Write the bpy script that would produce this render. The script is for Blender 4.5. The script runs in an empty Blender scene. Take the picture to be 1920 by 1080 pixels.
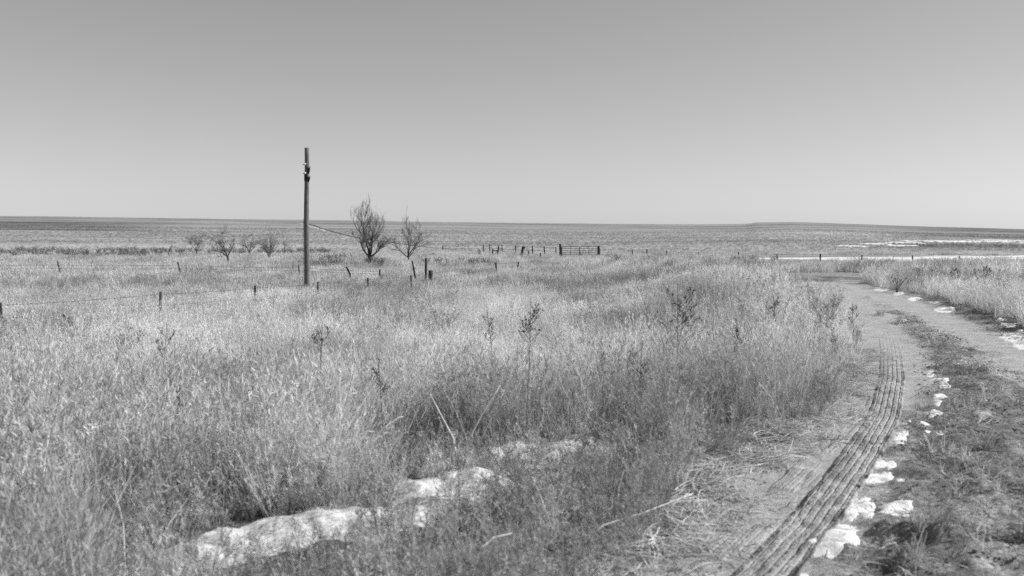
import bpy, math, random
import numpy as np
random.seed(7)
RNG = np.random.default_rng(11)
C = bpy.context.scene.collection
F, CX, HY, EYE = 1867.0, 960.0, 428.0, 1.9      # lens in photo pixels, eye-level row, eye height

# ------------------------------------------------------------------ helpers
def ss(a, b, x):
    t = np.clip((np.asarray(x, float) - a) / (b - a), 0, 1)
    return t * t * (3 - 2 * t)

_perm = np.random.default_rng(3).random((256, 256))
def vnoise(x, y):
    x = np.asarray(x, float); y = np.asarray(y, float)
    xi = np.floor(x).astype(int); yi = np.floor(y).astype(int)
    fx = x - xi; fy = y - yi
    fx = fx * fx * (3 - 2 * fx); fy = fy * fy * (3 - 2 * fy)
    g = lambda a, b: _perm[a & 255, b & 255]
    return (g(xi, yi) * (1 - fx) + g(xi + 1, yi) * fx) * (1 - fy) + (g(xi, yi + 1) * (1 - fx) + g(xi + 1, yi + 1) * fx) * fy
def fbm(x, y, o=4, g=.5):
    s = 0; a = 1; t = 0
    for k in range(o):
        s = s + a * vnoise(x * 2 ** k + 17.3 * k, y * 2 ** k + 9.1 * k); t += a; a *= g
    return s / t

# ------------------------------------------------------------------ terrain
ZR = ([-50, 18, 35, 50, 75, 100, 130], [0, 0, -.25, -.5, -1.0, -1.35, -1.6])
ZF = ([-50, 2, 8, 15, 25, 35, 52, 75, 130], [0, 0, -.15, -.6, -1.0, -1.2, -1.5, -1.7, -1.72])
XE = ([0, 5.4, 7.5, 8.4, 10.1, 13, 18.5, 27, 34, 50, 100, 200], [.3, .7, 1.45, 2.1, 3.2, 4.45, 6.5, 8.2, 9.3, 12.9, 22, 40])
RIDGE = ([-.6, -.514, -.43, -.225, -.08, .02, .18, .235, .247, .28, .32, .40, .514, .7],
         [27, 23, 21, 16, 12, 9, 7, 8, 10.5, 11.5, 9.5, 4, -2, -4])
def xedge(y): return np.interp(y, *XE)
def T(x, y):
    x = np.asarray(x, float); y = np.asarray(y, float)
    rr = np.hypot(x, y); dd = np.maximum(y, rr * .75)
    w = ss(.3, 3.0, (xedge(dd) - x) / (1 + .04 * np.maximum(dd, 0)))
    def near(d): return np.interp(d, *ZR) * (1 - w) + np.interp(d, *ZF) * w
    zn = near(dd)
    u = np.clip(x / np.maximum(dd, 1), -1, 1)
    o0 = (EYE - near(np.full_like(dd, 130))) / 130 * F
    oR = -np.interp(u, *RIDGE)
    t = np.clip(np.log(np.maximum(dd, 130) / 130) / math.log(900 / 130), 0, 1)
    off = oR + (o0 - oR) * (1 - t) ** 1.6
    far = EYE - off * np.minimum(dd, 900) / F - .012 * np.maximum(dd - 900, 0)
    z = np.where(dd < 130, zn, far)
    z = z + (fbm(x / 60, y / 60, 3) - .5) * .9 * ss(90, 300, dd) 
    z = z + (fbm(x / 9 + 40, y / 9, 3) - .5) * .22 * ss(14, 40, dd) * (1 - .5 * ss(200, 400, dd))
    return z
def at(px, py, dmax=2500):
    """point of the ground seen at a photo pixel"""
    ys = np.exp(np.linspace(math.log(2.5), math.log(dmax), 6000))
    g = T((px - CX) / F * ys, ys) - (EYE - (py - HY) / F * ys)
    k = int(np.argmax(g >= 0))
    y = ys[k]
    x = (px - CX) / F * y
    return np.array([x, y, float(T(x, y))])
def spot(px, D):
    x = (px - CX) / F * D
    return np.array([x, D, float(T(x, D))])
def zrow(py, D): return EYE - (py - HY) / F * D

# ------------------------------------------------------------------ mesh builders
def mesh(name, V, Q, mat=None, smooth=False, attrs=None):
    V = np.asarray(V, np.float32); Q = np.asarray(Q, np.int32)
    me = bpy.data.meshes.new(name)
    me.vertices.add(len(V)); me.vertices.foreach_set('co', V.ravel())
    if len(Q):
        k = Q.shape[1]
        me.loops.add(Q.size); me.loops.foreach_set('vertex_index', Q.ravel())
        me.polygons.add(len(Q))
        me.polygons.foreach_set('loop_start', np.arange(0, Q.size, k, dtype=np.int32))
        try: me.polygons.foreach_set('loop_total', np.full(len(Q), k, np.int32))
        except Exception: pass
    for n, a in (attrs or {}).items():
        a = np.asarray(a)
        if a.ndim == 2: at_ = me.attributes.new(n, 'FLOAT_VECTOR', 'POINT'); at_.data.foreach_set('vector', a.astype(np.float32).ravel())
        elif a.dtype.kind == 'i': at_ = me.attributes.new(n, 'INT', 'POINT'); at_.data.foreach_set('value', a.astype(np.int32))
        else: at_ = me.attributes.new(n, 'FLOAT', 'POINT'); at_.data.foreach_set('value', a.astype(np.float32))
    me.update(calc_edges=True)
    if len(Q): me.polygons.foreach_set('use_smooth', np.full(len(Q), smooth))
    if mat: me.materials.append(mat)
    return me
def link(name, me, parent=None, loc=None):
    o = bpy.data.objects.new(name, me); C.objects.link(o)
    if parent: o.parent = parent
    if loc is not None: o.location = loc
    return o
def tag(o, label=None, cat=None, group=None, kind=None):
    if label: o['label'] = label
    if cat: o['category'] = cat
    if group: o['group'] = group
    if kind: o['kind'] = kind
    return o

class MB:
    def __init__(s): s.V = []; s.Q = []; s.n = 0
    def add(s, V, Q):
        s.V.append(np.asarray(V, float)); s.Q.append(np.asarray(Q, int) + s.n); s.n += len(V)
    def tube(s, P, R, n=8, cap=True, twist=0, wob=0, seed=0):
        P = np.asarray(P, float); R = np.broadcast_to(R, (len(P),))
        r = np.random.default_rng(seed)
        d = np.gradient(P, axis=0); d /= np.linalg.norm(d, axis=1)[:, None] + 1e-9
        a = np.array([1., 0, 0]) if abs(d[0][0]) < .8 else np.array([0, 1., 0])
        V = []
        ang = np.linspace(0, 2 * np.pi, n, endpoint=False)
        for i in range(len(P)):
            s1 = np.cross(d[i], a); s1 /= np.linalg.norm(s1) + 1e-9; s2 = np.cross(d[i], s1)
            rad = R[i] * (1 + wob * (r.random(n) - .5))
            V.append(P[i] + (np.cos(ang + twist * i) * rad)[:, None] * s1 + (np.sin(ang + twist * i) * rad)[:, None] * s2)
        V = np.concatenate(V); Q = []
        for i in range(len(P) - 1):
            for k in range(n):
                Q.append((i * n + k, i * n + (k + 1) % n, (i + 1) * n + (k + 1) % n, (i + 1) * n + k))
        if cap:
            V = np.concatenate([V, P[:1], P[-1:]]); b = len(P) * n; t = (len(P) - 1) * n
            for k in range(0, n, 2):
                Q.append((b, (k + 2) % n, (k + 1) % n, k)); Q.append((b + 1, t + k, t + (k + 1) % n, t + (k + 2) % n))
        s.add(V, Q)
    def box(s, c, h, rot=None):
        v = np.array([[x, y, z] for x in (-1, 1) for y in (-1, 1) for z in (-1, 1)], float) * np.asarray(h)
        if rot is not None: v = v @ np.asarray(rot).T
        s.add(v + np.asarray(c), [(0, 1, 3, 2), (4, 6, 7, 5), (0, 4, 5, 1), (2, 3, 7, 6), (0, 2, 6, 4), (1, 5, 7, 3)])
    def rib(s, P0, P1, P2, w0, w1, w2, lv=4, yaw=None):
        """many ribbons along quadratic beziers"""
        P0, P1, P2 = [np.atleast_2d(np.asarray(p, float)) for p in (P0, P1, P2)]
        N = len(P0); w0, w1, w2 = [np.broadcast_to(w, (N,)) for w in (w0, w1, w2)]
        if yaw is None: yaw = RNG.random(N) * 2 * np.pi
        d = P2 - P0; d /= np.linalg.norm(d, axis=1)[:, None] + 1e-9
        side = np.stack([np.cos(yaw), np.sin(yaw), .2 * np.sin(yaw * 3)], 1)
        side -= (side * d).sum(1)[:, None] * d; side /= np.linalg.norm(side, axis=1)[:, None] + 1e-6
        V = np.zeros((N, lv, 2, 3))
        for i in range(lv):
            t = i / (lv - 1)
            p = (1 - t) ** 2 * P0 + 2 * t * (1 - t) * P1 + t * t * P2
            w = ((1 - t) ** 2 * w0 + 2 * t * (1 - t) * w1 + t * t * w2) / 2
            V[:, i, 0] = p - side * w[:, None]; V[:, i, 1] = p + side * w[:, None]
        b = (np.arange(N) * lv * 2)[:, None]
        Q = np.concatenate([b + np.array([[2 * i, 2 * i + 1, 2 * i + 3, 2 * i + 2]]) for i in range(lv - 1)])
        s.add(V.reshape(-1, 3), Q)
    def arr(s): return (np.concatenate(s.V), np.concatenate(s.Q)) if s.V else (np.zeros((0, 3)), np.zeros((0, 4), int))
    def build(s, name, mat, parent=None, loc=None, smooth=False):
        V, Q = s.arr(); return link(name, mesh(name, V, Q, mat, smooth), parent, loc)

# ------------------------------------------------------------------ materials (monochrome: the photograph has no colour)
def g4(v): return (v, v, v, 1)
class NT:
    def __init__(s, name):
        s.m = bpy.data.materials.new(name); s.m.use_nodes = True; s.t = s.m.node_tree; s.t.nodes.clear()
        s.out = s.n('ShaderNodeOutputMaterial')
    def n(s, ty, **kw):
        x = s.t.nodes.new(ty)
        for k, v in kw.items(): setattr(x, k, v)
        return x
    def l(s, a, b): s.t.links.new(a, b)
    def noise(s, scale, detail=4, vec=None, rough=.55):
        x = s.n('ShaderNodeTexNoise'); x.inputs['Scale'].default_value = scale; x.inputs['Detail'].default_value = detail; x.inputs['Roughness'].default_value = rough
        if vec is not None: s.l(vec, x.inputs['Vector'])
        return x.outputs['Fac']
    def ramp(s, fac, lo, hi, a, b):
        x = s.n('ShaderNodeMapRange'); x.inputs['From Min'].default_value = lo; x.inputs['From Max'].default_value = hi
        x.inputs['To Min'].default_value = a; x.inputs['To Max'].default_value = b; s.l(fac, x.inputs['Value']); return x.outputs[0]
    def math(s, op, a, b):
        x = s.n('ShaderNodeMath', operation=op)
        for i, v in enumerate((a, b)):
            if isinstance(v, (int, float)): x.inputs[i].default_value = v
            else: s.l(v, x.inputs[i])
        return x.outputs[0]
    def obj(s, sc=(1, 1, 1)):
        c = s.n('ShaderNodeTexCoord'); m = s.n('ShaderNodeMapping'); m.inputs['Scale'].default_value = sc
        s.l(c.outputs['Object'], m.inputs['Vector']); return m.outputs[0]
    def attr(s, name, inst=False):
        a = s.n('ShaderNodeAttribute'); a.attribute_name = name
        if inst: a.attribute_type = 'INSTANCER'
        return a.outputs['Fac']
    def bump(s, h, strength, dist):
        b = s.n('ShaderNodeBump'); b.inputs['Strength'].default_value = strength; b.inputs['Distance'].default_value = dist; s.l(h, b.inputs['Height']); return b.outputs[0]
    def pbsdf(s, col, rough=.9, normal=None, metal=0, spec=.2):
        p = s.n('ShaderNodeBsdfPrincipled'); p.inputs['Roughness'].default_value = rough; p.inputs['Metallic'].default_value = metal
        p.inputs['Specular IOR Level'].default_value = spec
        c = s.n('ShaderNodeCombineColor')
        if isinstance(col, (int, float)): p.inputs['Base Color'].default_value = g4(col)
        else:
            for i in range(3): s.l(col, c.inputs[i])
            s.l(c.outputs[0], p.inputs['Base Color'])
        if normal is not None: s.l(normal, p.inputs['Normal'])
        return p
    def done(s, sh): s.l(sh.outputs[0], s.out.inputs['Surface']); return s.m

def plant_mat(name, lo, hi, trans=.4, inst=True):
    t = NT(name)
    r = t.n('ShaderNodeObjectInfo').outputs['Random'] if inst else t.noise(9, 2, t.obj())
    base = t.ramp(r, 0, 1, lo, hi)
    v = t.math('MULTIPLY', base, t.ramp(t.noise(22, 2, t.obj()), .3, .7, .72, 1.3))
    if inst: v = t.math('MULTIPLY', v, t.attr('tone', True))
    cc = t.n('ShaderNodeCombineColor')
    for i in range(3): t.l(v, cc.inputs[i])
    d = t.n('ShaderNodeBsdfDiffuse'); tr = t.n('ShaderNodeBsdfTranslucent'); mx = t.n('ShaderNodeMixShader'); mx.inputs[0].default_value = trans
    t.l(cc.outputs[0], d.inputs['Color']); t.l(cc.outputs[0], tr.inputs['Color'])
    t.l(d.outputs[0], mx.inputs[1]); t.l(tr.outputs[0], mx.inputs[2])
    return t.done(mx)
M_straw = plant_mat('dry_straw', .48, .74, .38)
M_weed = plant_mat('weed_stalk', .26, .46, .25)
M_brush = plant_mat('brush_twig', .10, .24, .1)
M_litter = plant_mat('straw_litter', .36, .72, .2)
M_palestalk = plant_mat('bleached_stalk', .6, .72, .1, False)
M_darkseed = plant_mat('dark_seed', .07, .17, .1, False)
M_greystalk = plant_mat('grey_stalk', .14, .26, .15, False)

def wood_mat(name, lo, hi, sc=(14, 14, 1.2)):
    t = NT(name); n = t.noise(3, 6, t.obj(sc), .65)
    c = t.ramp(n, .3, .7, lo, hi)
    return t.done(t.pbsdf(c, .9, t.bump(n, .6, .02)))
M_pole = wood_mat('weathered_pole_wood', .055, .21)
M_post = wood_mat('dark_post_wood', .025, .08, (20, 20, 2))
M_bark = wood_mat('bark', .03, .085, (8, 8, 2))
M_twig = wood_mat('twig_bark', .12, .24, (8, 8, 2))
def plain(name, v, rough=.6, metal=0, noise=20, amp=.4):
    t = NT(name); n = t.noise(noise, 4, t.obj())
    return t.done(t.pbsdf(t.ramp(n, .3, .7, v * (1 - amp), v * (1 + amp)), rough, t.bump(n, .2, .003), metal))
M_steel = plain('painted_gate_steel', .02, .6)
M_rust = plain('rusted_post_steel', .05, .8)
M_wire = plain('rusted_wire', .04, .8)
M_glass = plain('white_porcelain', .8, .2, 0, 20, .05)
M_iron = plain('rusted_bracket_iron', .025, .8)

def ground_mat(name):
    t = NT(name); o = t.obj()
    a = t.attr('alb'); far = t.attr('far'); rough = t.attr('rgh')
    n1 = t.noise(38, 5, o, .7); n2 = t.noise(4.2, 5, o, .65); n3 = t.noise(.35, 7, o, .72); n4 = t.noise(170, 2, o)
    near = t.math('MULTIPLY', t.ramp(n1, .3, .7, .58, 1.42), t.ramp(n2, .3, .7, .78, 1.22))
    near = t.math('MULTIPLY', near, t.ramp(n4, .3, .7, .7, 1.3)); n5 = t.noise(13, 5, o, .7); near = t.math('MULTIPLY', near, t.math('ADD', 1.0, t.math('MULTIPLY', t.math('SUBTRACT', n5, .5), t.math('MULTIPLY', rough, 3.2))))
    farv = t.ramp(n3, .32, .68, .76, 1.26)
    mx = t.n('ShaderNodeMix'); mx.data_type = 'FLOAT'
    t.l(far, mx.inputs[0]); t.l(near, mx.inputs[2]); t.l(farv, mx.inputs[3])
    col = t.math('MULTIPLY', a, mx.outputs[0])
    h = t.math('ADD', t.math('MULTIPLY', n1, .02), t.math('MULTIPLY', n4, .004))
    h = t.math('MULTIPLY', h, t.math('ADD', rough, .45))
    h = t.math('ADD', h, t.math('MULTIPLY', t.math('MULTIPLY', n3, .5), far))
    b = t.n('ShaderNodeBump'); b.inputs['Strength'].default_value = .9; b.inputs['Distance'].default_value = 1.0
    t.l(h, b.inputs['Height'])
    return t.done(t.pbsdf(col, .95, b.outputs[0], 0, .1))
M_ground = ground_mat('prairie_soil'); M_road = ground_mat('dirt_road_soil')
def snow_mat(nm='old_snow', lo=.62, hi=.84, sc=16):
    t = NT(nm); o = t.obj(); n = t.noise(sc, 7, o, .75); n2 = t.noise(70, 3, o)
    c = t.math('MULTIPLY', t.ramp(n, .34, .56, lo, hi), t.ramp(n2, .25, .45, .82, 1))
    p = t.pbsdf(c, .6, t.bump(n, .5, .03), 0, .3)
    return t.done(p)
M_snow = snow_mat()
M_crust = snow_mat('crusted_snow', .42, .70, 20)

# ------------------------------------------------------------------ road layout
def pl(pts): return np.array([at(*p)[:2] for p in pts])
LR = pl([(1330, 1300), (1390, 1080), (1440, 993), (1495, 900), (1605, 800), (1682, 700), (1672, 650), (1640, 600), (1590, 560), (1535, 532), (1490, 515)])
LRw = np.array([.5, .5, .5, .5, .45, .52, .62, .62, .8, 1.2, 1.8])
RR = pl([(2100, 745), (1960, 690), (1890, 655), (1815, 620), (1752, 590), (1700, 570), (1648, 550), (1600, 530), (1560, 518)])
RRw = np.array([.6, .6, .6, .6, .6, .65, .8, 1.1, 1.6])
def dist_pl(x, y, P, W=None):
    best = np.full(np.shape(x), 1e9); s_at = np.zeros(np.shape(x)); w = np.ones(np.shape(x)); s0 = 0; side = np.zeros(np.shape(x))
    for i in range(len(P) - 1):
        a, b = P[i], P[i + 1]; d = b - a; L = np.hypot(*d)
        t = np.clip(((x - a[0]) * d[0] + (y - a[1]) * d[1]) / L ** 2, 0, 1)
        q = np.hypot(x - a[0] - t * d[0], y - a[1] - t * d[1])
        m = q < best; best = np.where(m, q, best)
        if W is not None: w = np.where(m, W[i] * (1 - t) + W[i + 1] * t, w)
        s_at = np.where(m, s0 + t * L, s_at); s0 += L
    return best, w, s_at
RE = pl([(2600, 760), (1935, 618), (1860, 590), (1780, 566), (1700, 548), (1650, 538), (1608, 530), (1598, 524), (1640, 520)])  # right grass edge
def right_edge(y): 
    k = np.argsort(RE[:-2, 1]); return np.interp(y, RE[:-2][k, 1], RE[:-2][k, 0], right=1e9)
Y_X0, Y_X1 = 43.0, 54.0    # the crossing track
def in_road(x, y):
    lft = x > xedge(y)
    rgt = x < right_edge(y)
    main = lft & rgt & (y < Y_X0 + 2)
    cross = (y > Y_X0) & (y < Y_X1 + .6 * np.sin(x * .2)) & (x > -40) & (x < 140)
    return main, cross
DBAND = at(1800, 461)[1]
SODP = [(1690, 1005, .14, .05), (1745, 1022, .16, .06), (1800, 1030, .14, .05), (1850, 930, .2, .06), (1895, 905, .2, .06), (1820, 778, .22, .06), (1870, 765, .2, .05), (1790, 870, .14, .04), (1900, 1010, .2, .05), (1830, 700, .2, .05), (1700, 1060, .12, .05), (1880, 840, .2, .05), (1655, 590, .25, .06), (1690, 605, .25, .07)]
SOD = [(at(a, b)[0], at(a, b)[1], c, d) for a, b, c, d in SODP]
def fields(x, y):
    """albedo, roughness, micro height of the ground"""
    x = np.asarray(x, float); y = np.asarray(y, float); rr = np.hypot(x, y)
    main, cross = in_road(x, y)
    jag = (fbm(x * 2.2, y * 2.2, 4) - .5)
    dl, wl, _ = dist_pl(x, y, LR, LRw); dr, wr, _ = dist_pl(x, y, RR, RRw)
    rl = 1 - ss(-.35, .4, (dl - wl) / wl + jag * 1.7)
    r2 = 1 - ss(-.35, .5, (dr - wr) / wr + jag * 1.9)
    rut = np.maximum(rl, r2)
    alb = .19 + .10 * (fbm(x * 1.4, y * 1.4 + 5, 4) - .5) * 2
    alb = alb + .12 * ss(.54, .68, fbm(x * 3 + 3, y * 2, 4))
    wet = ss(.5, .1, right_edge(y) - x - .8 + jag * 1.2) * main * (y < 30)
    alb = alb * (1 - .45 * wet) * (1 + .6 * ss(22, 34, y))
    alb = alb + (.36 - alb) * rut
    soft = 1 - ss(.0, 1.0, (xedge(y) - x))           # straw covered verge
    verge = ss(0, .25, x - xedge(y)) * (1 - ss(.3, 1.3, x - xedge(y)))
    ginr = (alb * (1 - .3 * verge) + .3 * .36 * verge)
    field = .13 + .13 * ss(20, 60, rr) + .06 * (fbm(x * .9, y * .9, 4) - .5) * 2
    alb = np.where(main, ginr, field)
    xr = .27 + .08 * (fbm(x * .4, y * 1.2, 4) - .5) * 2 - .16 * ss(.60, .66, fbm(x * .25 + 9, y * .9, 3))
    alb = np.where(cross, xr, alb)
    # far prairie
    st = fbm(x / 90 + 3, y / 26, 5); st2 = fbm(x / 26, y / 7 + 70, 4)
    u = x / np.maximum(y, 1)
    h = .285 + .13 * (st - .5) * 2 + .08 * (st2 - .5) * 2
    h = h + .07 * (1 - ss(200, 480, rr)) - .05 * ss(420, 700, rr)
    h = h - .14 * ss(.02, .16, -u - .28) * ss(330, 380, rr) * (1 - ss(560, 640, rr))
    h = h - .06 * ss(.34, .46, u) * ss(280, 400, rr)
    h = h - .15 * np.exp(-((y - DBAND) / (DBAND * .10)) ** 2) * ss(.36, .44, u + .06 * fbm(x / 12, y / 8, 3))
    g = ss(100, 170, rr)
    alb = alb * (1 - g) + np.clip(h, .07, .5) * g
    rgh = np.where(main, 1 - .75 * rut, .8)
    micro = np.where(main, (fbm(x * 5, y * 5, 4) - .5) * (.10 * (1 - rut) + .022) - .035 * rut * (1 - ss(10, 30, rr) * .3), (fbm(x * 3, y * 3, 3) - .5) * .10)
    for cx, cy, a, h in SOD: micro = micro + h * np.exp(-((x - cx) ** 2 + ((y - cy) * .8) ** 2) / a ** 2) * (.3 + 1.4 * fbm(x * 14, y * 14, 3))
    micro = micro * (1 - ss(60, 120, rr))
    return np.clip(alb, .03, .6), rgh, micro, g
def surf(x, y): return T(x, y) + fields(x, y)[2]

# ------------------------------------------------------------------ ground and road meshes (polar sheet round the viewpoint)
def build_ground():
    r = [1.2]
    while r[-1] < 3200: r.append(r[-1] * (1.0075 if r[-1] < 70 else 1.011))
    r = np.array(r)
    th = np.concatenate([np.arange(-37, 37, .17), np.arange(37, 323, 4)]) * math.pi / 180
    nT = len(th); R, TH = np.meshgrid(r, th, indexing='ij')
    X = (R * np.sin(TH)).ravel(); Y = (R * np.cos(TH)).ravel()
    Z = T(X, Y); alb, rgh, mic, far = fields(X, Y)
    main, cross = in_road(X, Y); rd = (main | cross) & (Y > 2)
    i, j = np.meshgrid(np.arange(len(r) - 1), np.arange(nT), indexing='ij'); i = i.ravel(); j = j.ravel(); j2 = (j + 1) % nT
    Q = np.stack([i * nT + j, i * nT + j2, (i + 1) * nT + j2, (i + 1) * nT + j], 1)
    rq = rd[Q].any(1)
    inner = rd[Q].all(1)
    zg = Z + mic
    under = np.zeros(len(X), bool); und = np.ones(len(X), bool)
    und[Q[~inner].ravel()] = False                   # vertices only touched by faces well inside the road
    zg = np.where(und & rd, zg - .012, zg)
    V = np.stack([X, Y, zg], 1)
    V = np.concatenate([V, [[0, 0, 0]]]); Q0 = np.array([[len(V) - 1, (k + 2) % nT, (k + 1) % nT, k] for k in range(0, nT, 2)])
    ap = lambda a: np.concatenate([a, a[:1]])
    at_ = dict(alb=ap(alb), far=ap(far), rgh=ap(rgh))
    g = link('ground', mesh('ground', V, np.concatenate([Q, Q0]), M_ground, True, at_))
    tag(g, kind='structure')
    idx = np.unique(Q[rq].ravel()); mp = -np.ones(len(X), int); mp[idx] = np.arange(len(idx))
    edge = np.where(und[idx] | rd[idx], .004, -.02)
    Vr = np.stack([X, Y, Z + mic], 1)[idx]; Vr[:, 2] += edge
    rdm = link('dirt_road', mesh('dirt_road', Vr, mp[Q[rq]], M_road, True, dict(alb=alb[idx], far=far[idx], rgh=rgh[idx])))
    tag(rdm, kind='structure')
build_ground()

# ------------------------------------------------------------------ tyre tracks pressed into the rut
def tyre_track(pts, W, name, label, amp=1.0, ribs=5, fade0=.5, fade1=4.0, kind='structure', gaps=0.0, seed=0):
    P = pl(pts)
    # smooth path
    t = np.concatenate([[0], np.cumsum(np.hypot(*np.diff(P, axis=0).T))]); L = t[-1]
    s = np.arange(0, L, .011); sm = np.stack([np.interp(s, t, P[:, 0]), np.interp(s, t, P[:, 1])], 1)
    k = 81; ker = np.hanning(k); ker /= ker.sum()
    pad = np.concatenate([np.repeat(sm[:1], k // 2, 0), sm, np.repeat(sm[-1:], k // 2, 0)])
    sm = np.stack([np.convolve(pad[:, i], ker, 'valid') for i in (0, 1)], 1)
    d = np.gradient(sm, axis=0); d /= np.linalg.norm(d, axis=1)[:, None]; nrm = np.stack([d[:, 1], -d[:, 0]], 1)
    a = np.linspace(-.5, .5, 96)
    S, A = np.meshgrid(s, a, indexing='ij')
    X = sm[:, 0][:, None] + nrm[:, 0][:, None] * A * W; Y = sm[:, 1][:, None] + nrm[:, 1][:, None] * A * W
    jit = (fbm(S * 9 + seed, A * 3, 3) - .5)
    rib = np.clip(np.abs(np.sin(np.pi * (A + jit * .025) * ribs)) * 2.0, 0, 1)
    lug = .5 + .5 * np.sign(np.sin(2 * np.pi * S / .034 + np.round(A * ribs) * 2.1)) 
    shoulder = ss(.34, .40, np.abs(A))
    h = .004 + amp * (.020 * rib * (1 - shoulder) + .017 * shoulder * lug - .006 * lug * (1 - shoulder) * (rib > .5))
    h *= .72 + .5 * fbm(S * 2.2 + seed, A * 2.5 + 7, 3)
    h += amp * .009 * (fbm(S * 30, A * 25 + seed, 3) - .5)
    h -= amp * .009 * ss(.62, .74, fbm(S * 5 + seed, A * 4, 3))*(ss(.02, .1, np.abs(A)))
    prof = ss(.5, .44, np.abs(A)); 
    end = ss(0, fade0, S) * ss(0, fade1, L - S)
    if gaps: end = end * ss(gaps, gaps + .12, fbm(S * 1.3 + seed, S * 0 + 3, 3))
    Zb = surf(X.ravel(), Y.ravel()).reshape(X.shape)
    k2 = 25; kk = np.ones(k2) / k2
    for c in range(Zb.shape[1]): Zb[:, c] = np.convolve(np.pad(Zb[:, c], k2 // 2, mode='edge'), kk, 'valid')
    Z = Zb + (h * end ** 1.9 + .006) * prof * ss(0, .35, end) - .006 * (1 - prof * ss(0, .35, end))
    ns, na = S.shape
    i, j = np.meshgrid(np.arange(ns - 1), np.arange(na - 1), indexing='ij'); i = i.ravel(); j = j.ravel()
    Q = np.stack([i * na + j, i * na + j + 1, (i + 1) * na + j + 1, (i + 1) * na + j], 1)
    end = ss(.3, 1, end); alb = .36 - end * .16 * amp * shoulder * ss(.3, .6, fbm(S * 4, A * 2 + seed, 3)) - end * .29 * amp * (1 - rib) * (1 - shoulder) * .6 - end * .14 * amp * ss(.5, .68, fbm(S * 3 + seed, A * 5, 3)) * 1  # groove shade painted into the albedo; shoulder darkening is part shade, part moist soil
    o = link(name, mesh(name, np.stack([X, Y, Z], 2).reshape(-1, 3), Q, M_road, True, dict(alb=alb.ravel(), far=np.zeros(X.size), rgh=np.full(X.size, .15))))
    tag(o, kind='structure')
tyre_track([(1330, 1180), (1428, 1080), (1507, 993), (1562, 921), (1615, 849), (1658, 777), (1673, 704), (1671, 656), (1662, 615), (1650, 590)], .34, 'tyre_track', '', 1.0, 6, .3, 15)
tyre_track([(1200, 1150), (1300, 1060), (1395, 975), (1500, 882), (1590, 790), (1632, 735)], .2, 'tyre_track', '', .5, 3, .3, .8, gaps=.42, seed=5)
tyre_track([(1260, 1150), (1350, 1062), (1445, 975), (1540, 880), (1620, 790), (1655, 700)], .12, 'tyre_track', '', .45, 2, .3, .8, gaps=.46, seed=9)

# ------------------------------------------------------------------ snow
def snow(blobs, T_, label, name='snow_patch', cat='snow patch', group=None, kind=None, res=None, rag=.8, nsc=None, hill=False):
    """blobs: (px,py,rx,ry) ellipses in the photo -> ellipses on the ground"""
    E = []
    for px, py, rx, ry in blobs:
        c = at(px, py); e1 = at(px + rx, py); f_ = at(px, py - ry); n_ = at(px, py + ry)
        E.append((c[0], c[1], abs(e1[0] - c[0]), max(.03, (f_[1] - n_[1]) / 2), (f_[1] + n_[1]) / 2, c[0] / c[1]))
    x0 = min(e[0] - 1.5 * e[2] - abs(e[5]) * 1.6 * e[3] for e in E); x1 = max(e[0] + 1.5 * e[2] + abs(e[5]) * 1.6 * e[3] for e in E)
    y0 = min(e[4] - 1.6 * e[3] for e in E); y1 = max(e[4] + 1.6 * e[3] for e in E)
    nx = int(np.clip((x1 - x0) / (res or .02), 30, 420)); ny = int(np.clip((y1 - y0) / (res or .02), 30, 420))
    X, Y = np.meshgrid(np.linspace(x0, x1, nx), np.linspace(y0, y1, ny), indexing='ij')
    f = np.full(X.shape, -1.)
    for cx, cy, rx, ry, ym, u in E:
        xx = X - (cx + u * (Y - cy))
        f = np.maximum(f, 1 - np.sqrt((xx / rx) ** 2 + ((Y - ym) / ry) ** 2))
    sc = nsc or 1 / max(.04, np.mean([min(e[2], e[3]) for e in E]) * .8)
    f = f + rag * (fbm(X * sc * 1.5 + 31, Y * sc * 1.5, 5, .68) - .5)
    z = T(X, Y) if hill else surf(X.ravel(), Y.ravel()).reshape(X.shape)
    bump = (.6 + .8 * fbm(X * sc * 2.5, Y * sc * 2.5 + 8, 4)) if T_ > .06 else (.85 + .3 * fbm(X * 14, Y * 14 + 8, 4))
    drift = False
    if T_ <= .06:
        T_ = .25 * T_ + .006; prof = np.clip(f * 3.0 + .35, 0, 1) ** .5 * bump
    elif hill: prof = np.clip(f * 3.0 + .25, 0, 1) ** .5 * bump
    else: prof = np.clip(f * 1.15 + .12, 0, 1) ** .75 * (.75 + .5 * bump) * .55; T_ = T_ * .8; drift = True
    Z = z - T_ * (.25 if T_ < .06 or hill else .06) + T_ * prof
    i, j = np.meshgrid(np.arange(nx - 1), np.arange(ny - 1), indexing='ij'); i = i.ravel(); j = j.ravel()
    Q = np.stack([i * ny + j, (i + 1) * ny + j, (i + 1) * ny + j + 1, i * ny + j + 1], 1)
    keep = (f.ravel()[Q] > -.1).any(1); Q = Q[keep]
    if not len(Q): return
    idx = np.unique(Q); mp = np.zeros(X.size, int); mp[idx] = np.arange(len(idx))
    V = np.stack([X, Y, Z], 2).reshape(-1, 3)[idx]
    o = link(name, mesh(name, V, mp[Q], M_crust if drift else M_snow, True))
    tag(o, label, cat if not kind else None, group, kind)
G1 = 'melting snow patches along the rut'
sp = lambda b, l, t=.03: snow(b, t, l, group=G1)
sp([(1745, 697, 8, 7), (1758, 711, 13, 7), (1770, 720, 10, 8)], 'narrow curled snow patch, the farthest one beside the left wheel rut')
sp([(1765, 745, 17, 5), (1757, 754, 8, 5)], 'ragged snow patch between the curled farthest patch and a flat oval one')
sp([(1754, 778, 14, 6)], 'flat oval snow patch at the edge of the dark soil, third from the far end')
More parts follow.
